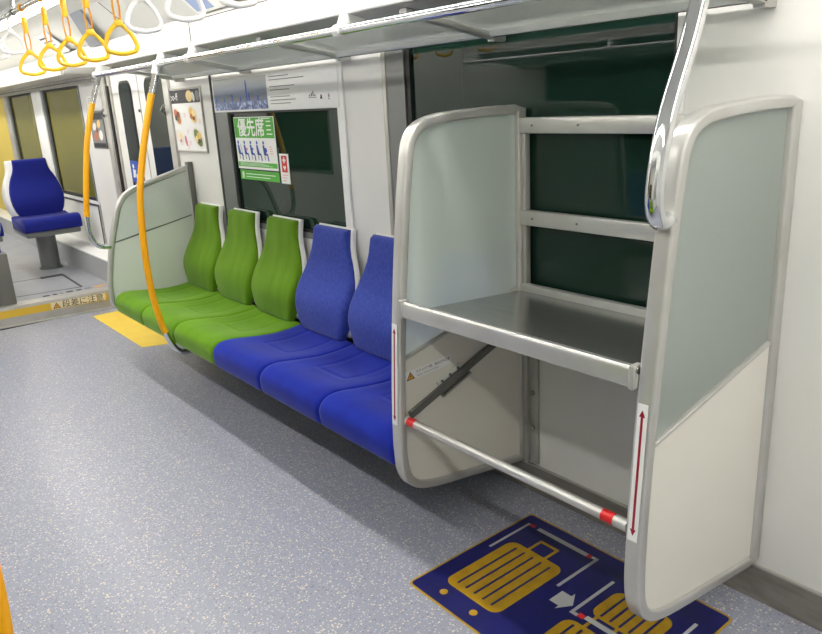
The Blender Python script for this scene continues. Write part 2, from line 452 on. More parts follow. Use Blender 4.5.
# door in the window wall: two leaves with round-cornered panes
def door(n, h, side):
    y = YW if side > 0 else YO
    s = side
    def bx(mb, x0, x1, ya, yb, z0, z1, m, bev=0): mb.box(x0, x1, min(y+s*ya, y+s*yb), max(y+s*ya, y+s*yb), z0, z1, m, bev)
    fr = MB()
    bx(fr, h[0]-.10, h[0], -.02, .05, 0, h[3]+.02, M['alu_dull'], .006); bx(fr, h[1], h[1]+.09, -.02, .05, 0, h[3]+.02, M['alu_dull'], .006)
    bx(fr, h[0], h[1], -.004, .05, h[3], h[3]+.02, M['alu_dull'])
    o = struct('door_%d' % n, fr)
    xm = (h[0]+h[1])/2+.06
    for a, b in ((h[0], xm-.004), (xm+.004, h[1])):
        lf = MB(); bx(lf, a, b, .012, .045, .01, h[3], M['wall']); bx(lf, a, a+.012, .008, .03, .01, h[3], M['alu_dull'])
        leaf = obj('door_leaf', lf, o, smooth=0)
        pa, pb = (a+.26, b-.13) if a == h[0] else (a+.13, b-.01)
        rr = [(px+(pa+pb)/2, pz+1.24) for px, pz in rrect(pb-pa, .96, .07, 6)]
        g = MB(); g.prism([(px, y+s*.012, pz) for px, pz in rr], (0, -s*.004, 0), M['black']); obj('pane_seal', g, leaf, smooth=0)
        rr = [(px+(pa+pb)/2, pz+1.24) for px, pz in rrect(pb-pa-.03, .93, .06, 6)]
        g = MB(); g.prism([(px, y+s*.007, pz) for px, pz in rr], (0, -s*.003, 0), M['glass_door']); obj('pane', g, leaf, smooth=0)
    g = MB(); bx(g, h[0], h[0]+.035, -.002, .012, 0, h[3]-.1, M['black']); obj('rubber_edge', g, o, smooth=0)
    g = MB(); bx(g, h[0]+.075, h[0]+.10, -.0, .03, .2, h[3], M['alu_dull']); obj('jamb_strip', g, o, smooth=0)
    if side > 0:
        for xx, zz in ((h[0]-.08, 1.50), (h[1]-.03, 1.50)):
            g = MB(); g.tube([(xx, y-.01, zz-.03), (xx+.04, y-.05, zz), (xx+.10, y-.05, zz+.03)], .009, M['steel'], n=8); obj('hook', g, o)
        for zz in (1.27,):
            g = MB(); g.tube([(xm, y+.004, 1.505), (xm, y-.004, 1.505)], .012, M['print_grey'], n=10); obj('lock_button', g, o)
    return o
door(1, DR, 1); door(2, OD, -1)

# ------------------------------------------------------------------ lamps
def lamp(x0, x1, y, label):
    r = root('ceiling_lamp', ((x0+x1)/2, y, 2.2), label, 'lamp', None)
    obj('housing', MB().box(x0, x1, y-.08, y+.08, 2.16, 2.2, M['white_pl'], .004), r)
    obj('diffuser', MB().box(x0+.01, x1-.01, y-.035, y+.035, 2.135, 2.162, M['lamp'], .008), r)
YL = 1.34
for x0, x1, w_ in ((-4.55, -2.45, 'above the coloured bench'), (-2.40, -.35, 'above the luggage rack'), (-.3, 1.8, 'above the empty doorway'), (-11.6, -9.1, 'at the raised floor end'), (-8.9, -6.3, 'over the raised floor'), (-6.2, -4.6, 'over the door')):
    lamp(x0, x1, YL, 'long white ceiling lamp '+w_+' on the window side')
    lamp(x0, x1, 2*YC-YL, 'long white ceiling lamp '+w_+' on the near side of the aisle')

# ------------------------------------------------------------------ luggage rack
PANEL = [(1.925, 1.456), (1.75, 1.456), (1.60, 1.450), (1.53, 1.444), (1.485, 1.435), (1.443, 1.414), (1.418, 1.384), (1.404, 1.346), (1.388, 1.25), (1.374, 1.155), (1.341, .865), (1.319, .60), (1.312, .43),
         (1.312, .345), (1.323, .285), (1.350, .242), (1.40, .212), (1.50, .189), (1.72, .158), (1.925, .128)]
def panel_outline(P):
    a = smooth_path([(y, z, 0) for y, z in P], 4)
    return [(p.x, p.y) for p in a]
rack = root('luggage_rack', (-1.3, 1.62, 0), 'open metal luggage rack with two frosted side panels and a shelf against the wall', 'luggage rack')
po = panel_outline(PANEL)
mid = inset(po, .015)
def side_panel(xc, clear_line):
    fr = MB(); fr.sweep([(xc, y, z) for y, z in mid], rrect(.030, .044, .0065, 3), M['alu'], closed=True)
    P = obj('side_panel', fr, rack)
    inn = inset(po, .026)
    p, q = clear_line
    gl = clip(inn, p, q); wh = clip(inn, q, p)
    b = MB(); b.prism([(xc-.004, y, z) for y, z in gl], (.008, 0, 0), M['glass_fr']); obj('frosted_pane', b, P, smooth=0, label='frosted pale green glass pane')
    b = MB(); b.prism([(xc-.012, y, z) for y, z in wh], (.024, 0, 0), M['panel']); obj('lower_board', b, P, smooth=0, label='cream white lower board')
    d = (Vector(q)-Vector(p)).normalized()
    ends = [v for v in gl if abs((q[0]-p[0])*(v[1]-p[1])-(q[1]-p[1])*(v[0]-p[0])) < 1e-6]
    e0, e1 = min(ends), max(ends)
    b = MB(); b.sweep([(xc, *e0), (xc, *e1)], rrect(.012, .030, .003, 1), M['alu']); obj('dividing_strip', b, P)
    return P
# keep-left lines run from rear to front so that the glass (upper) half is on their right hand
lineR = ((1.363, .705), (1.902, .822)); lineL = lineR
xR, xL = -.87, -1.776
sR = side_panel(xR, lineR); sL = side_panel(xL, ((1.334, .686), (1.902, .826)))
# arrow stickers on the panels' front edges, following the edge
def arrow_sticker(xc, z0, z1, P):
    def yy(z):
        for (a, b), (c_, d) in zip(PANEL[:-1], PANEL[1:]):
            if b >= z >= d: return a+(c_-a)*(z-b)/(d-b)
    A = Vector((xc, yy(z0)-.0035, z0)); B = Vector((xc, yy(z1)-.0035, z1)); X = Vector((1, 0, 0)); N = Vector((0, -.001, 0))
    b = MB(); w_ = .013
    b.prism([A-X*w_, A+X*w_, B+X*w_, B-X*w_], N, M['print_w'])
    D = (B-A); q = lambda f_, s_: A+D*f_+X*s_+N*1.6
    b.poly([q(.09, -.0032), q(.09, .0032), q(.91, .0032), q(.91, -.0032)], M['dark_red'])
    b.poly([q(.04, 0), q(.09, .008), q(.09, -.008)], M['dark_red']); b.poly([q(.96, 0), q(.91, -.008), q(.91, .008)], M['dark_red'])
    obj('arrow_sticker', b, P, smooth=0, label='white sticker with a dark red double arrow')
arrow_sticker(xR, .475, .815, sR); arrow_sticker(xL, .475, .815, sL)
# warning sticker on the left panel's lower board
b = MB(); xs = xL+.0125
o_ = Vector((xs, 1.350, .612)); ax = Vector((0, .96, .06)).normalized(); az = Vector((0, -.06, .96)).normalized(); nx = Vector((.001, 0, 0))
b.prism([o_, o_+ax*.205, o_+ax*.205+az*.034, o_+az*.034], nx, M['print_w'])
def on(u, v, k=1.3): return o_+ax*u+az*v+nx*k
b.poly([on(.008, .003), on(.044, .003), on(.026, .032)], M['print_k']); b.poly([on(.013, .0055, 1.5), on(.039, .0055, 1.5), on(.026, .0275, 1.5)], M['warn_y'])
b.poly([on(.0247, .012, 1.8), on(.0273, .012, 1.8), on(.0273, .021, 1.8), on(.0247, .021, 1.8)], M['print_k']); b.poly([on(.0247, .008, 1.8), on(.0273, .008, 1.8), on(.0273, .0105, 1.8), on(.0247, .0105, 1.8)], M['print_k'])
b.text('ストッパー部、指はさみ注意', .0125, on(.05, .019), ax, az, M['print_k'], .0004, stretch=.92)
b.text('Caution: Watch your fingers.', .0085, on(.05, .007), ax, az, M['print_grey'], .0004)
obj('warning_sticker', b, sL, smooth=0, label='white caution sticker with a yellow triangle')
# shelf plate and bars
xa, xb = xL+.022, xR-.022
b = MB(); b.prism([(xa, 1.36, .836), (xa, 1.905, .802), (xa, 1.905, .814), (xa, 1.36, .850)], (xb-xa, 0, 0), M['steel']); obj('shelf_plate', b, rack, smooth=0)
b = MB(); b.box(xa, xb, 1.335, 1.362, .842, .892, M['alu'], .006, 3); b.tube([(xa, 1.345, .886), (xb, 1.345, .886)], .009, M['steel'], n=10)
obj('front_bar', b, rack)
for xe in (xa+.004, xb-.02):
    b = MB(); b.box(xe, xe+.016, 1.331, 1.366, .839, .898, M['alu'], .004); obj('end_bracket', b, rack)
for z0, z1, n_ in ((1.362, 1.414, 'top'), (1.052, 1.104, 'mid'), (.808, .840, 'low')):
    b = MB(); b.box(xa, xb, 1.888, 1.918, z0, z1, M['alu'], .005)
    if n_ != 'low':
        for xx in (xa+.25, xb-.08, xa+.06): b.tube([(xx, 1.888, (z0+z1)/2), (xx, 1.886, (z0+z1)/2)], .004, M['grey_metal'], n=8)
    obj('back_bar', b, rack)
for xx, x2 in ((xa, xa+.024), (xb-.024, xb)):
    b = MB(); b.box(xx, x2-.006, 1.900, 1.926, .13, 1.40, M['alu_dull'], .003); p_ = obj('rear_post', b, rack)
    b = MB(); w2 = (xx, xx+.055) if xx == xa else (x2-.055, x2)
    b.box(w2[0], w2[1], 1.916, 1.929, .13, .80, M['alu_dull'], .002)
    for z in (.28, .42, .60): b.tube([((w2[0]+w2[1])/2+.008, 1.916, z), ((w2[0]+w2[1])/2+.008, 1.909, z)], .009, M['steel'], n=10)
    obj('bolt_plate', b, p_)
# luggage stopper bar with red end bands, swung by an arm
A = Vector((xa+.012, 1.342, .487)); B = Vector((xb-.012, 1.335, .490)); D = B-A
b = MB(); b.tube([A, B], .0145, M['alu'], n=18); bar = obj('stopper_bar', b, rack)
for f0, f1 in ((.004, .045), (.920, .962)):
    b = MB(); b.tube([A+D*f0, A+D*f1], .0155, M['red'], n=18); obj('red_band', b, bar, label='red band')
for P0, P1 in ((A-Vector((.008, 0, 0)), A+Vector((.004, 0, 0))), (B-Vector((.030, 0, 0)), B+Vector((.006, 0, 0)))):
    b = MB(); b.tube([P0, P1], .0155, M['alu'], n=14); obj('end_cap', b, bar)
a0 = Vector((xa-.004, 1.362, .497)); a1 = Vector((xa-.004, 1.80, .662)); d = (a1-a0).normalized(); u = d.cross(Vector((1, 0, 0))).normalized()
b = MB(); b.sweep([a0, a1], rrect(.030, .012, .003, 1), M['grey_metal']); arm = obj('swing_arm', b, rack, label='dark grey swing arm')
def lath(f0, f1, off, w_, th, m, name, bolts=0):
    b = MB(); p0 = a0+(a1-a0)*f0+Vector((0, -d.z, d.y))*off; p1 = a0+(a1-a0)*f1+Vector((0, -d.z, d.y))*off
    b.sweep([p0, p1], rrect(w_, th, .002, 1), m)
    for k in range(bolts):
        q = p0+(p1-p0)*((k+.5)/bolts); b.tube([q+Vector((th/2-.001, 0, 0)), q+Vector((th/2+.004, 0, 0))], .005, M['grey_metal'], n=8)
    obj(name, b, arm)
lath(.30, .55, .027, .016, .006, M['panel_grey'], 'mounting_plate', 3)
lath(.30, .60, -.026, .010, .016, M['steel'], 'catch')

# ------------------------------------------------------------------ bench seats
PW = .4717; X0 = -4.62
def cushion_mb(xc, y_off, mat_, w_=PW-.004, nu=44):
    prof = smooth_path([(1.80, .415, 0), (1.72, .405, 0), (1.62, .404, 0), (1.50, .418, 0), (1.41, .430, 0), (1.355, .428, 0), (1.322, .412, 0), (1.305, .385, 0), (1.305, .345, 0), (1.316, .314, 0), (1.36, .304, 0)], 5)
    prof = [(p.x, p.y) for p in prof]
    # finer along the top
    fine = []
    for i in range(len(prof)-1):
        k = max(1, int(math.dist(prof[i], prof[i+1])/.009))
        fine += [(prof[i][0]+(prof[i+1][0]-prof[i][0])*j/k, prof[i][1]+(prof[i+1][1]-prof[i][1])*j/k) for j in range(k)]
    fine.append(prof[-1]); fine += [(1.5, .305), (1.65, .306), (1.80, .307)]
    P = []
    R = .026; us = []
    for i in range(nu+1):
        s_ = -math.cos(PI*i/nu); us.append(.5*(.55*s_+.45*(2*i/nu-1)))
    for u_ in us:
        dx = (0.5-abs(u_))*w_
        row = []
        for (y, z) in fine:
            ins = 0 if dx >= R else R-math.sqrt(max(0, R*R-(R-dx)**2))
            fw = max(0, min(1, (1.47-y)/.15)); top = 1 if z > .37 else 0
            Y = y+ins*fw*.45
            Z = z-ins*.30*top*(1-.35*fw)
            if z > .395:   # shallow pan and a U-shaped stitched groove
                yy = max(0, min(1, (1.80-y)/.45)); Z -= .010*max(0, 1-(abs(u_)/.40)**2)*math.sin(PI*yy)
                ax_ = abs(u_)*w_
                fx = abs(ax_-.105) if y > 1.52 else 9
                if y > 1.50 and ax_ < .105: fx = min(fx, abs(y-1.52))
                if y <= 1.52 and ax_ < .11: fx = min(fx, abs(y-1.52))
                Z -= .0045*math.exp(-(fx/.007)**2)
            row.append((xc+u_*w_, Y+y_off, Z))
        P.append(row)
    mb = MB(); V = mb.grid(P, mat_, wrap_v=True)
    mi = mb.mi(mat_)
    for r in (V[0], V[-1][::-1]):
        fc = mb.bm.faces.new(r); fc.material_index = mi
    return mb
OUT = [(0, .168), (.06, .186), (.14, .206), (.24, .220), (.34, .225), (.44, .223), (.54, .214), (.63, .200), (.71, .182), (.78, .162), (.85, .149), (.92, .144), (1.0, .141)]
def half_w(t):
    for (a, b), (c_, d) in zip(OUT[:-1], OUT[1:]):
        if a <= t <= c_:
            k = (t-a)/(c_-a); k = k*k*(3-2*k)*.35+k*.65; return b+(d-b)*k
    return OUT[-1][1]
BASE = Vector((0, 1.775, .405)); TOP = Vector((0, 1.880, .925)); HD = (TOP-BASE).normalized(); HH = (TOP-BASE).length
NN = Vector((0, -HD.z, HD.y))
def slab_mb(xc, mat_, grow=0, flare=0, front=None, thick=.05, back=-.05, t0=0, t1=1.0, nt=34, nu=22, rim=.018):
    """upholstery or shell following the bottle outline"""
    mb = MB(); F = []; Bk = []
    for i in range(nt+1):
        t = t0+(t1-t0)*i/nt; w_ = half_w(min(1, max(0, t)))+grow+flare*max(0, t)
        fr, bk = [], []
        for j in range(nu+1):
            s_ = math.sin(PI/2*(2*j/nu-1)); e = (1-abs(s_))*w_
            et = min((t-t0), (t1-t))*HH
            edge = 1
            for q in (e, et):
                if q < rim: edge *= math.sqrt(max(0, 1-((rim-q)/rim)**2))
            off = back+(front(t, s_)-back)*(.35+.65*edge) if front else back+thick*(.5+.5*edge)
            base = Vector((xc, 0, 0))+BASE+HD*(t*HH)+Vector((s_*w_, 0, 0))
            fr.append(base+NN*off); bk.append(base+NN*back)
        F.append(fr); Bk.append(bk)
    A = mb.grid(F, mat_); Bv = mb.grid(Bk, mat_); mi = mb.mi(mat_)
    n, k = nt, nu
    ring = [(i, 0) for i in range(n)]+[(n, j) for j in range(k)]+[(i, k) for i in range(n, 0, -1)]+[(0, j) for j in range(k, 0, -1)]
    for a, b in zip(ring, ring[1:]+ring[:1]):
        fc = mb.bm.faces.new([A[a[0]][a[1]], A[b[0]][b[1]], Bv[b[0]][b[1]], Bv[a[0]][a[1]]]); fc.material_index = mi
    return mb
def front_off(t, s_):
    head = max(0, min(1, (t-.68)/.3)); head = head*head*(3-2*head)
    return .004+.046*math.exp(-((t-.27)/.22)**2)*(1-.25*s_*s_)+.009*head-.012*math.exp(-((t-.66)/.14)**2)*(.3+.7*s_*s_)
def bench_seat(i, cm, bmn, label):
    xc = X0+PW*(i+.5)+.003
    r = root('bench_seat', (xc, 1.6, 0), label, 'seat', 'seats of the long bench')
    obj('cushion', cushion_mb(xc, 0, M[cm]), r, smooth=60)
    obj('backrest', slab_mb(xc, M[bmn], front=front_off, back=-.022), r, smooth=60)
    sh = slab_mb(xc, M['white_pl'], grow=.009, thick=.024, back=-.046, t0=.05, t1=1.014, rim=.006)
    obj('back_shell', sh, r, smooth=60, label='white plastic back shell')
    return r
lab = ['green velour bench seat beside the far grey partition', 'green velour bench seat between two other green seats', 'green velour bench seat next to the first blue seat',
       'blue velour bench seat next to the last green seat', 'middle blue bench seat with a blue seat on either side', 'blue bench seat right beside the luggage rack, partly hidden by it']
g0 = bench_seat(0, 'green', 'green_b', lab[0]); b0 = bench_seat(3, 'blue', 'blue_b', lab[3])
seats = [g0]
for i in range(1, 6):
    if i == 3: seats.append(b0); continue
    s_ = g0 if i < 3 else b0
    seats.append(dup(s_, lab[i], None, (X0+PW*(i+.5)+.003, 1.6, 0)))
# frame carrying the seats
r_bench = r = root('bench_frame', (-3.2, 1.6, 0), 'grey metal frame under the row of green and blue bench seats', 'bench frame')
XE = X0+PW*6
b = MB(); b.box(X0+.01, XE+.02, 1.40, YW-.002, .265, .303, M['grey_metal'], .004); obj('beam', b, r)
b = MB(); b.box(X0+.01, XE+.02, 1.37, 1.40, .29, .303, M['grey_metal'], .002); obj('front_strip', b, r)
b = MB(); b.box(X0+.01, XE+.02, 1.89, YW-.002, .303, .52, M['grey_metal'], .004); obj('rear_panel', b, r)

# ------------------------------------------------------------------ far partition
FP = [(1.925, 1.165), (1.75, 1.118), (1.60, 1.078), (1.515, 1.050), (1.455, 1.010), (1.415, .950), (1.385, .87), (1.350, .765), (1.315, .62), (1.290, .48), (1.286, .40), (1.293, .355), (1.325, .335), (1.43, .330), (1.925, .330)]
part = root('seat_partition', (-4.64, 1.62, 0), 'pale grey partition panel with a slanted top at the far end of the bench', 'partition')
fo = panel_outline(FP); fm = inset(fo, .015); fi = inset(fo, .026)
xp = -4.645
b = MB(); b.sweep([(xp, y, z) for y, z in fm], rrect(.030, .034, .008, 3), M['alu'], closed=True); obj('frame', b, part)
ln = ((1.30, .718), (1.93, .842))
up_, lo_ = clip(fi, *ln), clip(fi, ln[1], ln[0])
b = MB(); b.prism([(xp-.010, y, z) for y, z in lo_], (.018, 0, 0), M['panel_grey']); obj('lower_board', b, part, smooth=0)
b = MB(); b.prism([(xp-.010, y, z) for y, z in up_], (.018, 0, 0), M['panel_grey2']); u_ = obj('upper_board', b, part, smooth=0)
b = MB(); b.sweep([(xp+.009, y, z) for y, z in inset(up_, .004)], rrect(.005, .004, .001, 1), M['frame_grey'], closed=True); obj('dark_edging', b, u_, smooth=0)
b = MB(); b.box(xp-.02, xp+.03, 1.895, 1.928, .80, 1.175, M['grey_metal'], .004); obj('wall_post', b, part)

# ------------------------------------------------------------------ poles
def pole(name, prof, x, y_from, y_to, label, xs=0, r_=.0165, group=None, low='chrome'):
    pts = smooth_path([(x, y, z) for y, z in prof], 8)
    rt = root(name, (x, prof[-1][0], prof[-1][1]), label, 'grab pole', group)
    up = [p for p in pts if p.z >= y_from]; mid_ = [p for p in pts if y_to <= p.z <= y_from]; lo = [p for p in pts if p.z <= y_to]
    if len(up) > 1: b = MB(); b.tube(up+[mid_[0]], r_*.93, M['chrome']); obj('upper_tube', b, rt)
    b = MB(); b.tube(mid_, r_, M['yellow']); obj('grip', b, rt, label='yellow coated grip')
    if len(lo) > 1: b = MB(); b.tube([mid_[-1]]+lo, r_*.93, M[low]); obj('lower_tube', b, rt)
    return rt
curve = [(1.425, 1.715), (1.410, 1.665), (1.372, 1.565), (1.336, 1.457), (1.283, 1.272), (1.243, 1.082), (1.225, .835), (1.228, .62), (1.248, .46), (1.266, .39), (1.292, .318), (1.325, .272), (1.37, .262), (1.43, .28)]
p1 = pole('grab_pole', curve, -3.675, 1.585, .385, 'yellow curved grab pole rising from the front of the green seats')
pl_far = [(1.440, 1.712), (1.420, 1.66), (1.385, 1.575), (1.340, 1.44), (1.305, 1.31), (1.268, 1.12), (1.242, .95), (1.236, .83), (1.250, .765), (1.285, .728), (1.345, .715)]
p2 = pole('grab_pole', pl_far, xp+.01, 1.565, .905, 'yellow grab pole fixed to the front of the far slanted partition')
# chrome handle on the luggage rack's right panel
pr_ = [(1.480, 1.722), (1.468, 1.66), (1.438, 1.575), (1.384, 1.463), (1.356, 1.385), (1.342, 1.315), (1.339, 1.27), (1.348, 1.235), (1.368, 1.220), (1.398, 1.222)]
hx = -.868
rt = root('grab_rail', (hx, 1.398, 1.222), 'thick chrome grab rail fixed to the right luggage rack panel', 'grab rail')
b = MB(); b.tube(smooth_path([(hx, y, z) for y, z in pr_], 8), .0195, M['chrome'], n=20); obj('tube', b, rt, smooth=60)
b = MB(); b.tube([(hx, 1.392, 1.222), (hx, 1.396, 1.2225)], .0215, M['chrome'], n=20); obj('flange', b, rt)

# ------------------------------------------------------------------ overhead luggage shelf and handrail
YF, ZF = 1.46, 1.772; YB, ZB = 1.862, 1.692
def sh(y): return ZF+(ZB-ZF)*(y-YF)/(YB-YF)
SX0, SX1 = -4.60, -.93
osh = root('overhead_shelf', ((SX0+SX1)/2, 1.7, 1.7), 'long overhead luggage shelf of pale glass and white metal above the windows', 'overhead shelf')
b = MB(); b.sweep([(SX0, YF, ZF), (SX1, YF, ZF)], rrect(.010, .014, .003, 2), M['white_pl'], up=Vector((0, 0, 1))); obj('front_edge', b, osh)
ym = 1.575
b = MB(); b.prism([(SX0, YF+.004, sh(YF)-.008), (SX0, ym, sh(ym)-.008), (SX0, ym, sh(ym)+.012), (SX0, YF+.004, sh(YF)+.010)], (SX1-SX0, 0, 0), M['alu_dull']); obj('front_board', b, osh, smooth=0, label='grey front board')
xs_ = [SX0, -3.70, -2.78, -1.86, SX1]
for a, c_ in zip(xs_[:-1], xs_[1:]):
    b = MB(); b.prism([(a+.006, ym-.002, sh(ym)+.000), (a+.006, YB, ZB+.002), (a+.006, YB, ZB+.010), (a+.006, ym-.002, sh(ym)+.008)], (c_-a-.012, 0, 0), M['glass_shelf']); obj('glass_panel', b, osh, smooth=0, label='frosted glass panel')
b = MB(); b.box(SX0, SX1, YB-.012, YB+.026, ZB-.016, ZB+.012, M['white_pl'], .006); b.box(SX0, SX1, YB+.004, YB+.010, ZB-.018, ZB-.015, M['seam']); obj('rear_rail', b, osh)
for x in (SX0+.02, -3.70, -2.78, -1.86, SX1-.02):
    b = MB(); dv = Vector((0, YB+.03-1.50, ZB-.018-(sh(1.50)-.020)))
    b.sweep([(x, 1.50, sh(1.50)-.018), (x, YB+.03, ZB-.016)], rrect(.020, .034, .004, 2), M['alu']); b.box(x-.016, x+.016, YB+.01, YW, ZB-.03, ZB+.03, M['alu'], .003); obj('brace', b, osh)
hr = root('overhead_handrail', (-2.7, 1.425, 1.715), 'chrome overhead handrail running along the front of the glass shelf', 'handrail')
b = MB(); b.tube([(-4.66, 1.425, 1.715), (-.84, 1.425, 1.715)], .0145, M['chrome'], n=18); obj('rail', b, hr)
for x in (-4.63, -3.30, -2.10, -.92):
    b = MB(); b.prism([(x-.012, 1.412, 1.700), (x-.012, 1.440, 1.700), (x-.012, 1.53, sh(1.53)-.006), (x-.012, YF-.012, ZF+.008)], (.024, 0, 0), M['white_pl'])
    b.tube([(x-.016, 1.425, 1.715), (x+.016, 1.425, 1.715)], .019, M['white_pl'], n=14); obj('rail_bracket', b, hr)
x = -3.675
b = MB(); b.prism([(x-.012, 1.412, 1.700), (x-.012, 1.440, 1.700), (x-.012, 1.53, sh(1.53)-.006), (x-.012, YF-.012, ZF+.008)], (.024, 0, 0), M['white_pl']); b.tube([(x-.017, 1.425, 1.715), (x+.017, 1.425, 1.715)], .019, M['white_pl'], n=14)
b.tube([(x, 1.425, 1.715), (x, 1.409, 1.668)], .0195, M['white_pl'], n=14); obj('pole_bracket', b, hr)

# closed duct box over the raised floor's windows
b = MB(); b.box(-12.3, -6.30, 1.66, YW, 1.795, 1.855, M['panel'], .006); b.box(-12.3, -6.30, 1.90, YW, 1.74, 1.80, M['alu_dull']); b.box(-6.30, -6.24, 1.68, YW, 1.80, 1.85, M['alu_dull'], .004)
struct('trim_7', b)
b = MB(); b.tube([(-12.0, 1.80, 1.755), (-4.66, 1.80, 1.755)], .006, M['grey_metal'], n=8); struct('trim_8', b)

# ------------------------------------------------------------------ hanging straps
BY, BZ = 1.0, 2.02
r = root('strap_bar', (-3.6, BY, BZ), 'steel ceiling bar that the yellow and white straps hang from', 'strap bar')
b = MB(); b.tube([(-6.0, BY, BZ), (-1.5, BY, BZ)], .0125, M['steel'], n=14); obj('bar', b, r)
for x in (-5.9, -4.42, -2.75, -1.6):
    b = MB(); b.tube([(x, BY, BZ), (x, BY+.02, 2.205)], .011, M['steel'], n=10); b.tube([(x-.014, BY, BZ), (x+.014, BY, BZ)], .017, M['grey_metal'], n=12); obj('hanger', b, r)
def strap(zb, ring_m, belt_m, label, group):
    """zb: bottom of the ring; made at x = 0"""
    rt = root('hanging_strap', (0, BY, BZ), label, 'strap', group)
    hw = .058; h_ = .100
    made = []
    tri = []
    for cx, cz, a0, a1, rr in ((-hw+.022, zb+.022, 150, 270, .022), (hw-.022, zb+.022, 270, 390, .022), (0, zb+h_-.018, 30, 150, .018)):
        for k in range(7):
            a = math.radians(a0+(a1-a0)*k/6); tri.append((cx+rr*math.cos(a), BY, cz+rr*math.sin(a)))
    # sides bow gently outwards
    full = []
    n = len(tri)
    for i in range(n):
        p, q = Vector(tri[i]), Vector(tri[(i+1) % n]); full.append(p)
        if (q-p).length > .03:
            d_ = (q-p); nv = Vector((d_.z, 0, -d_.x)).normalized()
            for t in (.25, .5, .75): full.append(p+d_*t+nv*(.006*math.sin(PI*t)))
    b = MB(); b.tube(full, .0082, ring_m, closed=True, n=10, up=Vector((0, 1, 0)), flat=.85); made.append(('ring', b))
    zt = zb+h_; zk = min(BZ-.03, zt+.13)
    b = MB()
    b.box(-.014, .014, BY-.012, BY+.012, zt-.012, zt+.012, ring_m, .005); made.append(('ring_clasp', b))
    b = MB()
    if BZ-zt > .16:
        for s_ in (-1, 1):
            b.sweep(smooth_path([(s_*.008, BY+s_*.002, zt), (s_*.013, BY+s_*.004, zt+.06), (s_*.005, BY+s_*.004, zk), (s_*.003, BY+s_*.012, BZ-.02), (0, BY+s_*.016, BZ)], 4), rrect(.0035, .016, .001, 1), belt_m, up=Vector((0, 1, 0)))
        b.box(-.012, .012, BY-.009, BY+.009, zk-.04, zk+.035, ring_m, .004)
    else:
        b.sweep([(0, BY, zt-.005), (0, BY, BZ-.01)], rrect(.012, .022, .004, 2), belt_m, up=Vector((0, 1, 0)))
    made.append(('belt', b))
    for nm, b in made:      # made facing along the car: turn a quarter so that the ring faces down the aisle
        for v in b.bm.verts: v.co = (-(v.co.y-BY), BY+v.co.x, v.co.z)
        if nm == 'belt': b.tube([(-.011, BY, BZ), (.011, BY, BZ)], .018, belt_m, n=12)
        obj(nm, b, rt, smooth=60)
    return rt
ys = ['yellow hanging strap farthest from the camera, next to the white straps on its left', 'second yellow hanging strap from the left end of the row', 'middle yellow hanging strap of the row of five',
      'fourth yellow hanging strap from the left, second largest of them', 'largest yellow hanging strap, nearest to the white straps on its right']
y0 = strap(1.712, M['ring_y'], M['belt_y'], ys[0], 'yellow hanging straps')
for k, x in enumerate((-4.235, -3.855, -3.535, -3.230, -2.895)):
    (y0 if k == 0 else dup(y0, ys[k])).location = (x, BY, BZ)
    o = y0 if k == 0 else None
w0 = strap(1.765, M['ring_w'], M['belt_w'], 'white strap ring just right of the largest yellow strap', 'white hanging straps')
w0.location = (-2.64, BY, BZ)
dup(w0, 'white strap ring cut by the top edge, second to the right of the yellow straps', None, (-2.29, BY, BZ))
dup(w0, 'white strap ring showing only its lowest edge at the top, rightmost of all', None, (-1.94, BY, BZ))
w1 = strap(1.838, M['ring_w'], M['belt_w'], 'short white strap just left of the farthest yellow strap', 'short white hanging straps'); w1.location = (-4.56, BY, BZ)
dup(w1, 'short white strap behind the other short one, at the left edge', None, (-4.95, BY, BZ))
dup(w1, 'lowest short white strap cut by the left edge of the picture', None, (-5.30, BY, BZ))

# ------------------------------------------------------------------ posters, stickers and signs on the wall
def rect(mb, x0, x1, z0, z1, y, m): mb.poly([(x0, y, z0), (x1, y, z0), (x1, y, z1), (x0, y, z1)], m)
def oval(mb, cx, cz, rx, rz, y, m, a=0, n=14):
    mb.poly([(cx+rx*math.cos(t)*math.cos(a)-rz*math.sin(t)*math.sin(a), y, cz+rx*math.cos(t)*math.sin(a)+rz*math.sin(t)*math.cos(a)) for t in [2*PI*i/n for i in range(n)]], m)
FOOD = [mat('food_%d' % i, c_, .5) for i, c_ in enumerate([(190, 110, 70), (222, 186, 90), (120, 60, 44), (226, 222, 214), (206, 120, 130), (96, 120, 60), (236, 212, 150), (70, 52, 46)])]
# framed food poster
pz = root('poster', (-4.62, YW, 1.22), 'framed poster of four food dishes on the wall above the far partition', 'poster')
fx0, fx1, fz0, fz1 = -4.885, -4.342, 1.235, 1.630
b = MB()
for a in ((fx0, fx0+.012, fz0, fz1), (fx1-.012, fx1, fz0, fz1)): b.box(a[0], a[1], YW-.012, YW-.001, a[2], a[3], M['alu_dull'], .002)
for a in ((fx0+.012, fx1-.012, fz0, fz0+.012), (fx0+.012, fx1-.012, fz1-.012, fz1)): b.box(a[0], a[1], YW-.012, YW-.001, a[2], a[3], M['alu_dull'], .002)
obj('frame', b, pz)
b = MB(); b.box(fx0+.01, fx1-.01, YW-.006, YW-.001, fz0+.01, fz1-.01, M['print_w'])
yp = YW-.0066
rect(b, fx0+.025, fx1-.02, 1.535, 1.615, yp, M['print_k'])
b.text('Loo-ff', .062, (fx0+.035, yp-.0004, 1.555), (1, 0, 0), (0, 0, 1), M['print_w'], .0003)
oval(b, -4.52, 1.575, .05, .034, yp-.0004, FOOD[6]); oval(b, -4.46, 1.57, .02, .03, yp-.0006, FOOD[3], .4); oval(b, -4.40, 1.575, .03, .03, yp-.0004, M['print_grey'])
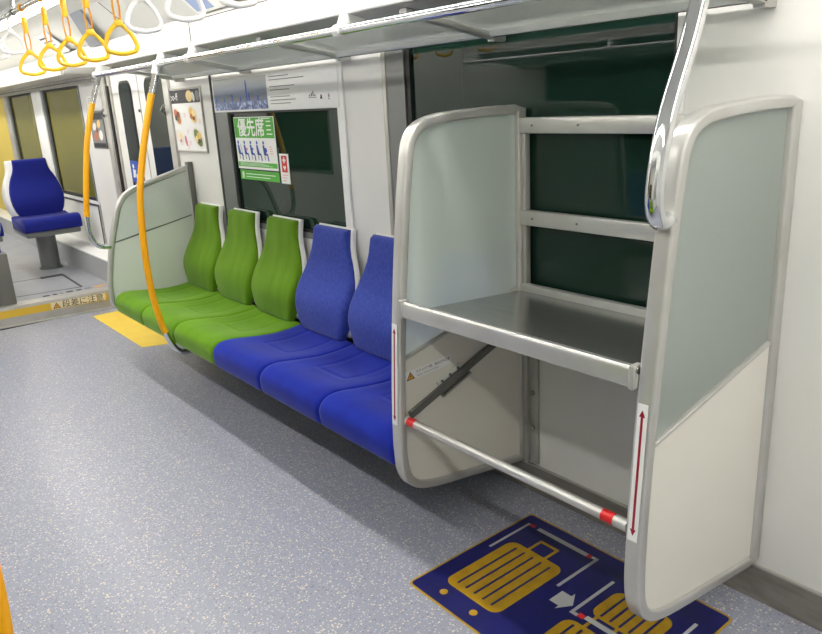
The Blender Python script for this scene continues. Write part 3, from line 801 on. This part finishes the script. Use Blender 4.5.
for cx, cz, sc, cols in ((-4.74, 1.455, 1, (0, 2, 7, 5)), (-4.50, 1.462, 1, (1, 6, 0, 2)), (-4.745, 1.325, .9, (3, 6, 3, 4)), (-4.46, 1.325, 1.15, (5, 1, 6, 7))):
    oval(b, cx, cz, .075*sc, .05*sc, yp-.0003, FOOD[3], -.5); oval(b, cx, cz, .06*sc, .034*sc, yp-.0006, FOOD[cols[0]], -.7)
    oval(b, cx+.015, cz+.012, .028*sc, .02*sc, yp-.0009, FOOD[cols[1]]); oval(b, cx-.022, cz-.008, .02*sc, .017*sc, yp-.0009, FOOD[cols[2]]); oval(b, cx+.012, cz-.02, .018*sc, .012*sc, yp-.0009, FOOD[cols[3]])
oval(b, -4.65, 1.305, .018, .035, yp-.0009, FOOD[4], .3)
for cx, cz in ((-4.62, 1.47), (-4.405, 1.43), (-4.60, 1.37), (-4.585, 1.30), (-4.62, 1.275)):
    for k in range(3): rect(b, cx-.018, cx+.018-.006*k, cz-.010*k, cz-.010*k+.003, yp-.0004, M['sign_pink'])
obj('print', b, pz, smooth=0)
# door-side poster beyond the door
pz = root('poster', (-6.43, YW, 1.2), 'small dark-framed picture poster on the wall left of the sliding door', 'poster')
b = MB(); b.box(-6.60, -6.255, YW-.010, YW-.001, 1.225, 1.525, M['grey_metal'], .002); obj('frame', b, pz)
b = MB(); yp = YW-.0106
rect(b, -6.585, -6.27, 1.24, 1.51, yp, M['print_grey']); rect(b, -6.585, -6.27, 1.455, 1.51, yp-.0003, M['print_k'])
for cx, cz, rx, rz, k in ((-6.50, 1.40, .05, .03, 3), (-6.38, 1.42, .045, .03, 1), (-6.49, 1.32, .06, .035, 0), (-6.36, 1.33, .05, .04, 3), (-6.44, 1.37, .03, .02, 2)): oval(b, cx, cz, rx, rz, yp-.0006, FOOD[k], .3)
rect(b, -6.585, -6.27, 1.24, 1.268, yp-.0003, M['print_k']); obj('print', b, pz, smooth=0)
b = MB(); b.box(-6.60, -6.28, YW-.006, YW-.001, 1.545, 1.64, M['print_w']); 
for k in range(4): rect(b, -6.57, -6.40-.02*k, 1.62-.018*k, 1.624-.018*k, YW-.0066, M['print_grey'])
tag(obj('notice', b, loc=(-6.44, YW, 1.54), smooth=0), 'white notice sheet above the small picture poster left of the door', 'notice')
# wide advert over the first window
ad = root('advert', (-3.52, YW, 1.47), 'wide advert strip above the bench window, city skyline photo and white text half', 'advert')
b = MB(); b.box(-4.168, -2.868, YW-.012, YW-.001, 1.470, 1.652, M['print_w'], .002); obj('board', b, ad)
b = MB(); yp = YW-.0126
rect(b, -4.150, -3.520, 1.480, 1.646, yp, M['skyline'])
twr = [random.uniform(.015, .045) for _ in range(24)]
for k, hh in enumerate(twr):
    xx = -4.13+k*.025; rect(b, xx, xx+.018, 1.525, 1.525+hh, yp-.0003, M['sign_blue'] if k % 4 == 0 else M['print_grey'])
rect(b, -3.755, -3.738, 1.525, 1.618, yp-.0005, M['sign_blue']); rect(b, -3.752, -3.741, 1.618, 1.63, yp-.0005, M['sign_blue'])
obj('picture', b, ad, smooth=0)
b = MB()
for k in range(9):
    xx = -3.49; z = 1.632-.0165*k
    if k in (2, 5): continue
    rect(b, xx, xx+(.34 if k == 1 else .25 if k % 2 else .20), z, z+.0042, yp, M['print_grey'])
obj('small_print', b, ad, smooth=0)
# three small marks at the lower right
b = MB()
for k in range(4): rect(b, -3.115+.016*k, -3.105+.016*k, 1.525, 1.533+.008*(k % 3), yp, M['print_k'])
b.tube([(-3.12, yp+.0005, 1.520), (-3.05, yp+.0005, 1.520)], .0015, M['print_k'], n=6)
obj('printed_mark', b, ad, smooth=0); b = MB()
b.poly([(-3.02, yp, 1.512), (-3.0, yp, 1.512), (-3.004, yp, 1.530), (-3.014, yp, 1.533)], M['print_k'])
obj('printed_mark', b, ad, smooth=0); b = MB()
oval(b, -2.945, 1.525, .007, .009, yp, M['print_grey']); rect(b, -2.951, -2.939, 1.508, 1.514, yp, M['print_grey'])
obj('printed_mark', b, ad, smooth=0)
# green priority-seat sign stuck on the window pane
yg = YW+.0115
def decal(mb, x0, x1, z0, z1, m): mb.box(x0, x1, yg-.0015, yg, z0, z1, m)
b = MB(); gx0, gx1, gz0, gz1 = -3.985, -3.522, 1.158, 1.440
decal(b, gx0, gx1, gz0, gz1, M['print_w'])
ys_ = yg-.0020
rect(b, gx0+.004, gx1-.006, 1.328, gz1-.004, ys_, M['sign_green']); rect(b, gx0+.004, gx1-.006, 1.170, 1.196, ys_, M['sign_green'])
b.text('優先席', .104, (gx0+.045, ys_-.0005, 1.346), (1, 0, 0), (0, 0, 1), M['print_w'], .0003, bold=.02)
for k in range(4): rect(b, gx1-.085, gx1-.085+(.05 if k else .06), 1.346+.022*k, 1.352+.022*k, ys_-.0005, M['print_w'])
rect(b, gx1-.14, gx1-.04, 1.428, 1.432, ys_-.0005, M['print_w'])
for k in range(3): rect(b, gx0+.03, gx1-.06-.04*k, 1.177+.006*k, 1.179+.006*k, ys_-.0005, M['print_w'])
def figure(mb, x, z, kind):     # seated passenger pictogram
    m = M['sign_blue']; y = ys_-.0005
    oval(mb, x, z+.098, .0095, .0105, y, m)
    mb.poly([(x-.012, y, z+.084), (x+.006, y, z+.086), (x+.022, y, z+.045), (x+.020, y, z+.036), (x-.004, y, z+.034)], m)
    mb.poly([(x-.004, y, z+.044), (x+.040, y, z+.040), (x+.040, y, z+.030), (x-.002, y, z+.032)], m)
    mb.poly([(x+.030, y, z+.036), (x+.042, y, z+.034), (x+.050, y, z+.002), (x+.038, y, z+.001)], m)
    mb.poly([(x+.000, y, z+.030), (x+.008, y, z+.030), (x+.012, y, z+.006), (x+.004, y, z+.006)], M['print_grey'])
    if kind == 0: mb.poly([(x+.024, y, z+.088), (x+.028, y, z+.088), (x+.052, y, z+.02), (x+.048, y, z+.02)], m)
    if kind == 1: oval(mb, x+.026, z+.062, .013, .009, y-.0003, M['sign_pink'])
    if kind == 2: oval(mb, x+.022, z+.064, .007, .007, y-.0003, m)
    if kind == 4: oval(mb, x+.018, z+.058, .018, .014, y-.0003, m)
for k in range(5): figure(b, gx0+.030+.074*k, 1.205, k)
for k in range(4): rect(b, gx1-.070, gx1-.035-.004*k, 1.245+.012*k, 1.249+.012*k, ys_-.0005, M['sign_pink'])
tag(obj('priority_seat_sign', b, loc=(-3.75, yg, 1.16), smooth=0), 'green and white priority seat sign on the bench window with seated blue figures', 'sign')
b = MB(); decal(b, -3.968, -3.520, 1.098, 1.150, M['sign_green'])
oval(b, -3.935, 1.125, .014, .018, ys_, M['print_w']); b.poly([(-3.95, ys_, 1.105), (-3.92, ys_, 1.105), (-3.928, ys_, 1.125), (-3.942, ys_, 1.125)], M['print_w'])
for k in range(2): rect(b, -3.90, -3.56-.06*k, 1.128-.016*k, 1.132-.016*k, ys_, M['print_w'])
tag(obj('window_strip_sticker', b, loc=(-3.74, yg, 1.1), smooth=0), 'narrow green sticker strip right below the priority seat sign', 'sticker')
b = MB(); decal(b, -3.500, -3.408, 1.095, 1.250, M['print_w']); rect(b, -3.482, -3.424, 1.155, 1.240, ys_, M['red'])
rect(b, -3.459, -3.447, 1.202, 1.232, ys_-.0005, M['print_w']); rect(b, -3.468, -3.438, 1.211, 1.223, ys_-.0005, M['print_w'])
b.poly([(-3.453, ys_-.0005, 1.163), (-3.468, ys_-.0005, 1.181), (-3.464, ys_-.0005, 1.190), (-3.453, ys_-.0005, 1.184), (-3.442, ys_-.0005, 1.190), (-3.438, ys_-.0005, 1.181)], M['print_w'])
for k in range(3): rect(b, -3.485, -3.425-.008*k, 1.138-.014*k, 1.142-.014*k, ys_, M['sign_pink'])
tag(obj('help_mark_sticker', b, loc=(-3.45, yg, 1.1), smooth=0), 'small white sticker with a red cross-and-heart square on the window', 'sticker')
# blue pictogram sticker on the door pane
b = MB(); yd = YW+.0025
b.box(-5.80, -5.64, yd-.0015, yd, .985, 1.145, M['sign_blue'])
oval(b, -5.745, 1.105, .018, .018, yd-.002, M['print_w']); b.poly([(-5.77, yd-.002, 1.02), (-5.73, yd-.002, 1.02), (-5.70, yd-.002, 1.075), (-5.76, yd-.002, 1.085)], M['print_w']); oval(b, -5.69, 1.03, .02, .02, yd-.002, M['print_w'])
tag(obj('door_sticker', b, loc=(-5.72, yd, 1.0), smooth=0), 'blue pictogram sticker low on the sliding door glass', 'sticker')
# grey grille and notices on the cove above the door
def cove(x, s):   # s = 0 at the wall, 1 at the ceiling edge
    return Vector((x, YW-.002+(1.70-YW)*s, ZT+(2.19-ZT)*s))
nrm = Vector((0, -.2, -.23)).normalized()
b = MB(); q = [cove(-6.24, .05), cove(-5.93, .05), cove(-5.60, 1.0), cove(-5.87, 1.0)]
b.prism([p+nrm*.002 for p in q], nrm*.008, mat('grille_grey', (140, 146, 156), .5)); mid_a, mid_b = (q[0]+q[3])/2, (q[1]+q[2])/2
b.prism([mid_a+nrm*.0105-Vector((.005, 0, 0)), mid_b+nrm*.0105-Vector((.005, 0, 0)), mid_b+nrm*.0105+Vector((.005, 0, 0)), mid_a+nrm*.0105+Vector((.005, 0, 0))], nrm*.001, M['print_grey'])
tag(obj('ceiling_grille', b, loc=(-5.9, 1.8, 2.1), smooth=0), 'blue-grey panel set in the sloping ceiling behind the yellow straps', 'panel')
b = MB(); q = [cove(-7.15, .1), cove(-6.75, .1), cove(-6.75, .8), cove(-7.15, .8)]
b.prism([p+nrm*.001 for p in q], nrm*.003, M['print_w'])
for k in range(4):
    s0 = .25+.13*k; b.poly([cove(-7.10, s0)+nrm*.0046, cove(-6.82-.05*(k % 2), s0)+nrm*.0046, cove(-6.82-.05*(k % 2), s0+.05)+nrm*.0046, cove(-7.10, s0+.05)+nrm*.0046], M['print_grey'] if k < 3 else M['print_k'])
tag(obj('notice', b, loc=(-6.95, 1.8, 2.1), smooth=0), 'white notice with dark lines on the sloping ceiling behind the yellow straps', 'notice')
b = MB(); P_ = [cove(-4.20, .10), cove(-3.72, .10), cove(-3.72, .85), cove(-4.20, .85)]
b.prism([p+nrm*.001 for p in P_], nrm*.003, M['print_w']); 
b.poly([p+nrm*.0046 for p in (cove(-4.17, .15), cove(-3.95, .15), cove(-3.95, .8), cove(-4.17, .8))], mat('advert_blue', (150, 168, 208), .5))
b.poly([p+nrm*.0046 for p in (cove(-3.90, .3), cove(-3.76, .3), cove(-3.76, .6), cove(-3.90, .6))], mat('advert_green', (170, 200, 130), .5))
tag(obj('advert', b, loc=(-3.96, 1.8, 2.1), smooth=0), 'pale blue and green advert sheet high on the sloping ceiling behind the white straps', 'advert')

# step warning lettering
b = MB(); xs_t = skew(1.36)+.0035
ta = Vector((skew(1.7)-skew(1.0), .7, 0)).normalized()
o_ = Vector((skew(1.23)+.0032, 1.23, .078)); nz = Vector((ta.y, -ta.x, 0))
Q = lambda u, v, k=0: o_+ta*u+Vector((0, 0, v))+nz*(k*.0006)
b.prism([Q(0, -.004), Q(.40, -.004), Q(.40, .049), Q(0, .049)], nz*.0008, mat('sticker_cream', (228, 216, 176), .5))
b.poly([Q(.012, 0, 2), Q(.068, 0, 2), Q(.040, .046, 2)], M['print_k']); b.poly([Q(.020, .004, 2.6), Q(.060, .004, 2.6), Q(.040, .039, 2.6)], M['warn_y'])
b.poly([Q(.0375, .014, 3.2), Q(.0425, .014, 3.2), Q(.0425, .028, 3.2), Q(.0375, .028, 3.2)], M['print_k'])
b.text('段差に注意', .062, Q(.078, .001, 2), ta, (0, 0, 1), M['print_k'], .0004)
tag(obj('step_warning_sticker', b, loc=tuple(o_), smooth=0), 'step warning sticker with an orange triangle on the yellow step riser', 'sticker')

# ------------------------------------------------------------------ floor markings
b = MB(); 
b.prism([(-5.84, 1.47, 0), (-4.76, 1.47, 0), (-4.70, 1.60, 0), (-4.70, 1.90, 0), (-5.84, 1.90, 0)], (0, 0, .0015), M['yellow_mat'])
tag(obj('floor_marking', b, loc=(-5.3, 1.68, 0), smooth=0), 'plain yellow floor marking in front of the sliding door', 'floor marking')
# navy decal with suitcases
b = MB(); z0 = .0012
def fpoly(pts, m, z): b.poly([(x, y, z) for x, y in pts], m)
def frr(cx, cy, w_, h_, r_, m, z, n=5): fpoly([(cx+x, cy+y) for x, y in rrect(w_, h_, r_, n)], m, z)
b.prism([(-1.236+x, 1.505+y, .0) for x, y in rrect(.782, .590, .018, 4)], (0, 0, z0), M['gold'])
frr(-1.236, 1.505, .768, .576, .014, M['navy'], z0+.0003)
def suitcase(cx, cy, w_, h_, hx, n=5, wheels=True):
    k = z0+.0006
    for dx in (-.036, .036): frr(cx+hx+dx, cy+h_/2+.030, .011, .075, .004, M['gold'], k)
    frr(cx+hx, cy+h_/2+.064, .083, .012, .005, M['gold'], k)
    frr(cx, cy, w_, h_, .035, M['gold'], k+.0002, 6)
    for j in range(n): frr(cx+(j-(n-1)/2)*(w_*.80/n), cy, .0082, h_*.85, .002, M['navy'], k+.0005, 2)
    if wheels:
        for dx in (-.072, .062): fpoly([(cx+dx+.0135*math.cos(a), cy-h_/2-.038+.0135*math.sin(a)) for a in [2*PI*i/14 for i in range(14)]], M['gold'], k)
suitcase(-1.440, 1.463, .232, .322, -.005)
suitcase(-1.046, 1.590, .200, .150, .0, 5, False)
suitcase(-1.080, 1.350, .190, .215, .0, 5)
k = z0+.0009
frr(-1.584, 1.642, .010, .205, .002, M['decal_grey'], k); frr(-1.566, 1.740, .022, .016, .002, M['red'], k); frr(-1.432, 1.739, .215, .019, .002, M['decal_grey'], k)
frr(-1.316, 1.739, .018, .018, .002, M['red'], k); frr(-1.288, 1.646, .011, .205, .002, M['decal_grey'], k); frr(-1.296, 1.742, .022, .012, .002, M['decal_grey'], k)
frr(-1.181, 1.585, .011, .205, .002, M['decal_grey'], k); frr(-1.172, 1.482, .028, .014, .002, M['decal_grey'], k); frr(-1.150, 1.487, .022, .020, .002, M['red'], k); frr(-1.03, 1.492, .215, .019, .002, M['decal_grey'], k)
frr(-.905, 1.60, .011, .20, .002, M['decal_grey'], k)
fpoly([(-1.262, 1.474), (-1.226, 1.474), (-1.226, 1.456), (-1.196, 1.505), (-1.226, 1.554), (-1.226, 1.536), (-1.262, 1.536)], M['decal_grey'], k)
tag(obj('floor_decal', b, loc=(-1.236, 1.505, 0), smooth=0), 'navy blue floor sticker with yellow suitcase pictures below the luggage rack', 'floor sticker')

# ------------------------------------------------------------------ seats on the raised floor
def single_seat(label, group='blue single seats on the raised floor'):
    """faces +x, made at the origin with its base on z = 0; the bench shapes are reused"""
    r = root('passenger_seat', (0, 0, 0), label, 'seat', group)
    R_ = Matrix.Rotation(PI/2, 4, 'Z')
    def put(mb, dz=0.0, dy=1.62):
        for v in mb.bm.verts:
            x, y, z = v.co; y -= dy
            v.co = (-y, x, z+dz)        # front (-y) becomes +x
        return mb
    obj('cushion', put(cushion_mb(0, 0, M['navy_seat'], .47), .085), r, smooth=60)
    obj('backrest', put(slab_mb(.02, M['navy_seat'], flare=.0, front=front_off, back=-.022), .065), r, smooth=60)
    obj('back_shell', put(slab_mb(.008, M['white_pl'], flare=.01, grow=.024, thick=.10, back=-.125, t0=-.10, t1=1.014, rim=.014), .065), r, smooth=60, label='white plastic back shell')
    b = MB(); b.box(-.22, .27, -.225, .225, .345, .394, M['frame_grey'], .012); obj('seat_pan', b, r)
    b = MB(); b.tube([(-.11, 0, .0), (-.11, 0, .35)], .085, M['frame_grey'], n=24); b.tube([(-.11, 0, 0), (-.11, 0, .015)], .10, M['frame_grey'], n=24); obj('pedestal', b, r)
    return r
s1 = single_seat('blue passenger seat with a white shell on the raised floor, nearest the windows'); s1.location = (-7.26, 1.575, ZU)
dup(s1, 'blue passenger seat at the left edge beside the window seat, mostly cut off', None, (-7.32, .95, ZU))
s3 = dup(s1, 'blue seat at the left edge with a dark grey box base by the step', None, (-6.34, .76, ZU), PI)
for ch in list(s3.children):     # its cushion sits on a closed dark grey box instead of a pedestal
    if ch.name.startswith('pedestal') or ch.name.startswith('seat_pan'): bpy.data.objects.remove(ch)
ORG[s3.name] = Vector((0, 0, 0))
b = MB(); b.box(-.24, .20, -.262, .225, 0, .394, M['grey_metal'], .012); obj('base_box', b, s3, label='dark grey box base')
# ------------------------------------------------------------------ the other side of the aisle, seen in the panes and at the left edge
p3 = turned(p1, 'yellow curved grab pole on the near side of the aisle, at the left edge')
p3.location.y -= .04
dup(r_bench, 'grey metal frame under the bench on the near side of the aisle', None, (2*XC+3.2, 2*YC-1.6, 0), PI)
og = ['green bench seat on the near side of the aisle, end of its row', 'green bench seat on the near side of the aisle, second of its row', 'green bench seat on the near side of the aisle, third of its row',
      'blue bench seat on the near side of the aisle, fourth of its row', 'blue bench seat on the near side of the aisle, fifth of its row', 'blue bench seat on the near side of the aisle, last of its row']
for s_, l_ in zip(seats, og): turned(s_, l_, 'bench seats on the near side')
turned(osh, 'long overhead luggage shelf on the near side of the aisle')
turned(hr, 'chrome overhead handrail on the near side of the aisle')

# ------------------------------------------------------------------ camera, world, view
ya, pi_, ro = -0.90281881, -0.2909641, -0.05469825
fw = Vector((math.sin(ya)*math.cos(pi_), math.cos(ya)*math.cos(pi_), math.sin(pi_)))
rt_ = Vector((math.cos(ya), -math.sin(ya), 0)); up_v = rt_.cross(fw)
r2 = rt_*math.cos(ro)+up_v*math.sin(ro); u2 = -rt_*math.sin(ro)+up_v*math.cos(ro)
cam = bpy.data.cameras.new('camera'); co = bpy.data.objects.new('camera', cam); C.objects.link(co)
co.matrix_world = Matrix(((r2.x, u2.x, -fw.x, 0), (r2.y, u2.y, -fw.y, 0), (r2.z, u2.z, -fw.z, 1.5), (0, 0, 0, 1)))
cam.sensor_fit = 'HORIZONTAL'; cam.sensor_width = 36; cam.lens = 734.979/822*36; cam.clip_start = .02
bpy.context.scene.camera = co
wd = bpy.data.worlds.new('world'); bpy.context.scene.world = wd; wd.use_nodes = True
wd.node_tree.nodes['Background'].inputs[0].default_value = (.02, .025, .03, 1); wd.node_tree.nodes['Background'].inputs[1].default_value = .3
vs = bpy.context.scene.view_settings
vs.view_transform = 'Standard'; vs.look = 'None'; vs.gamma = 1; vs.use_curve_mapping = False; vs.exposure = 0.0
bpy.context.scene.cycles.max_bounces = 10
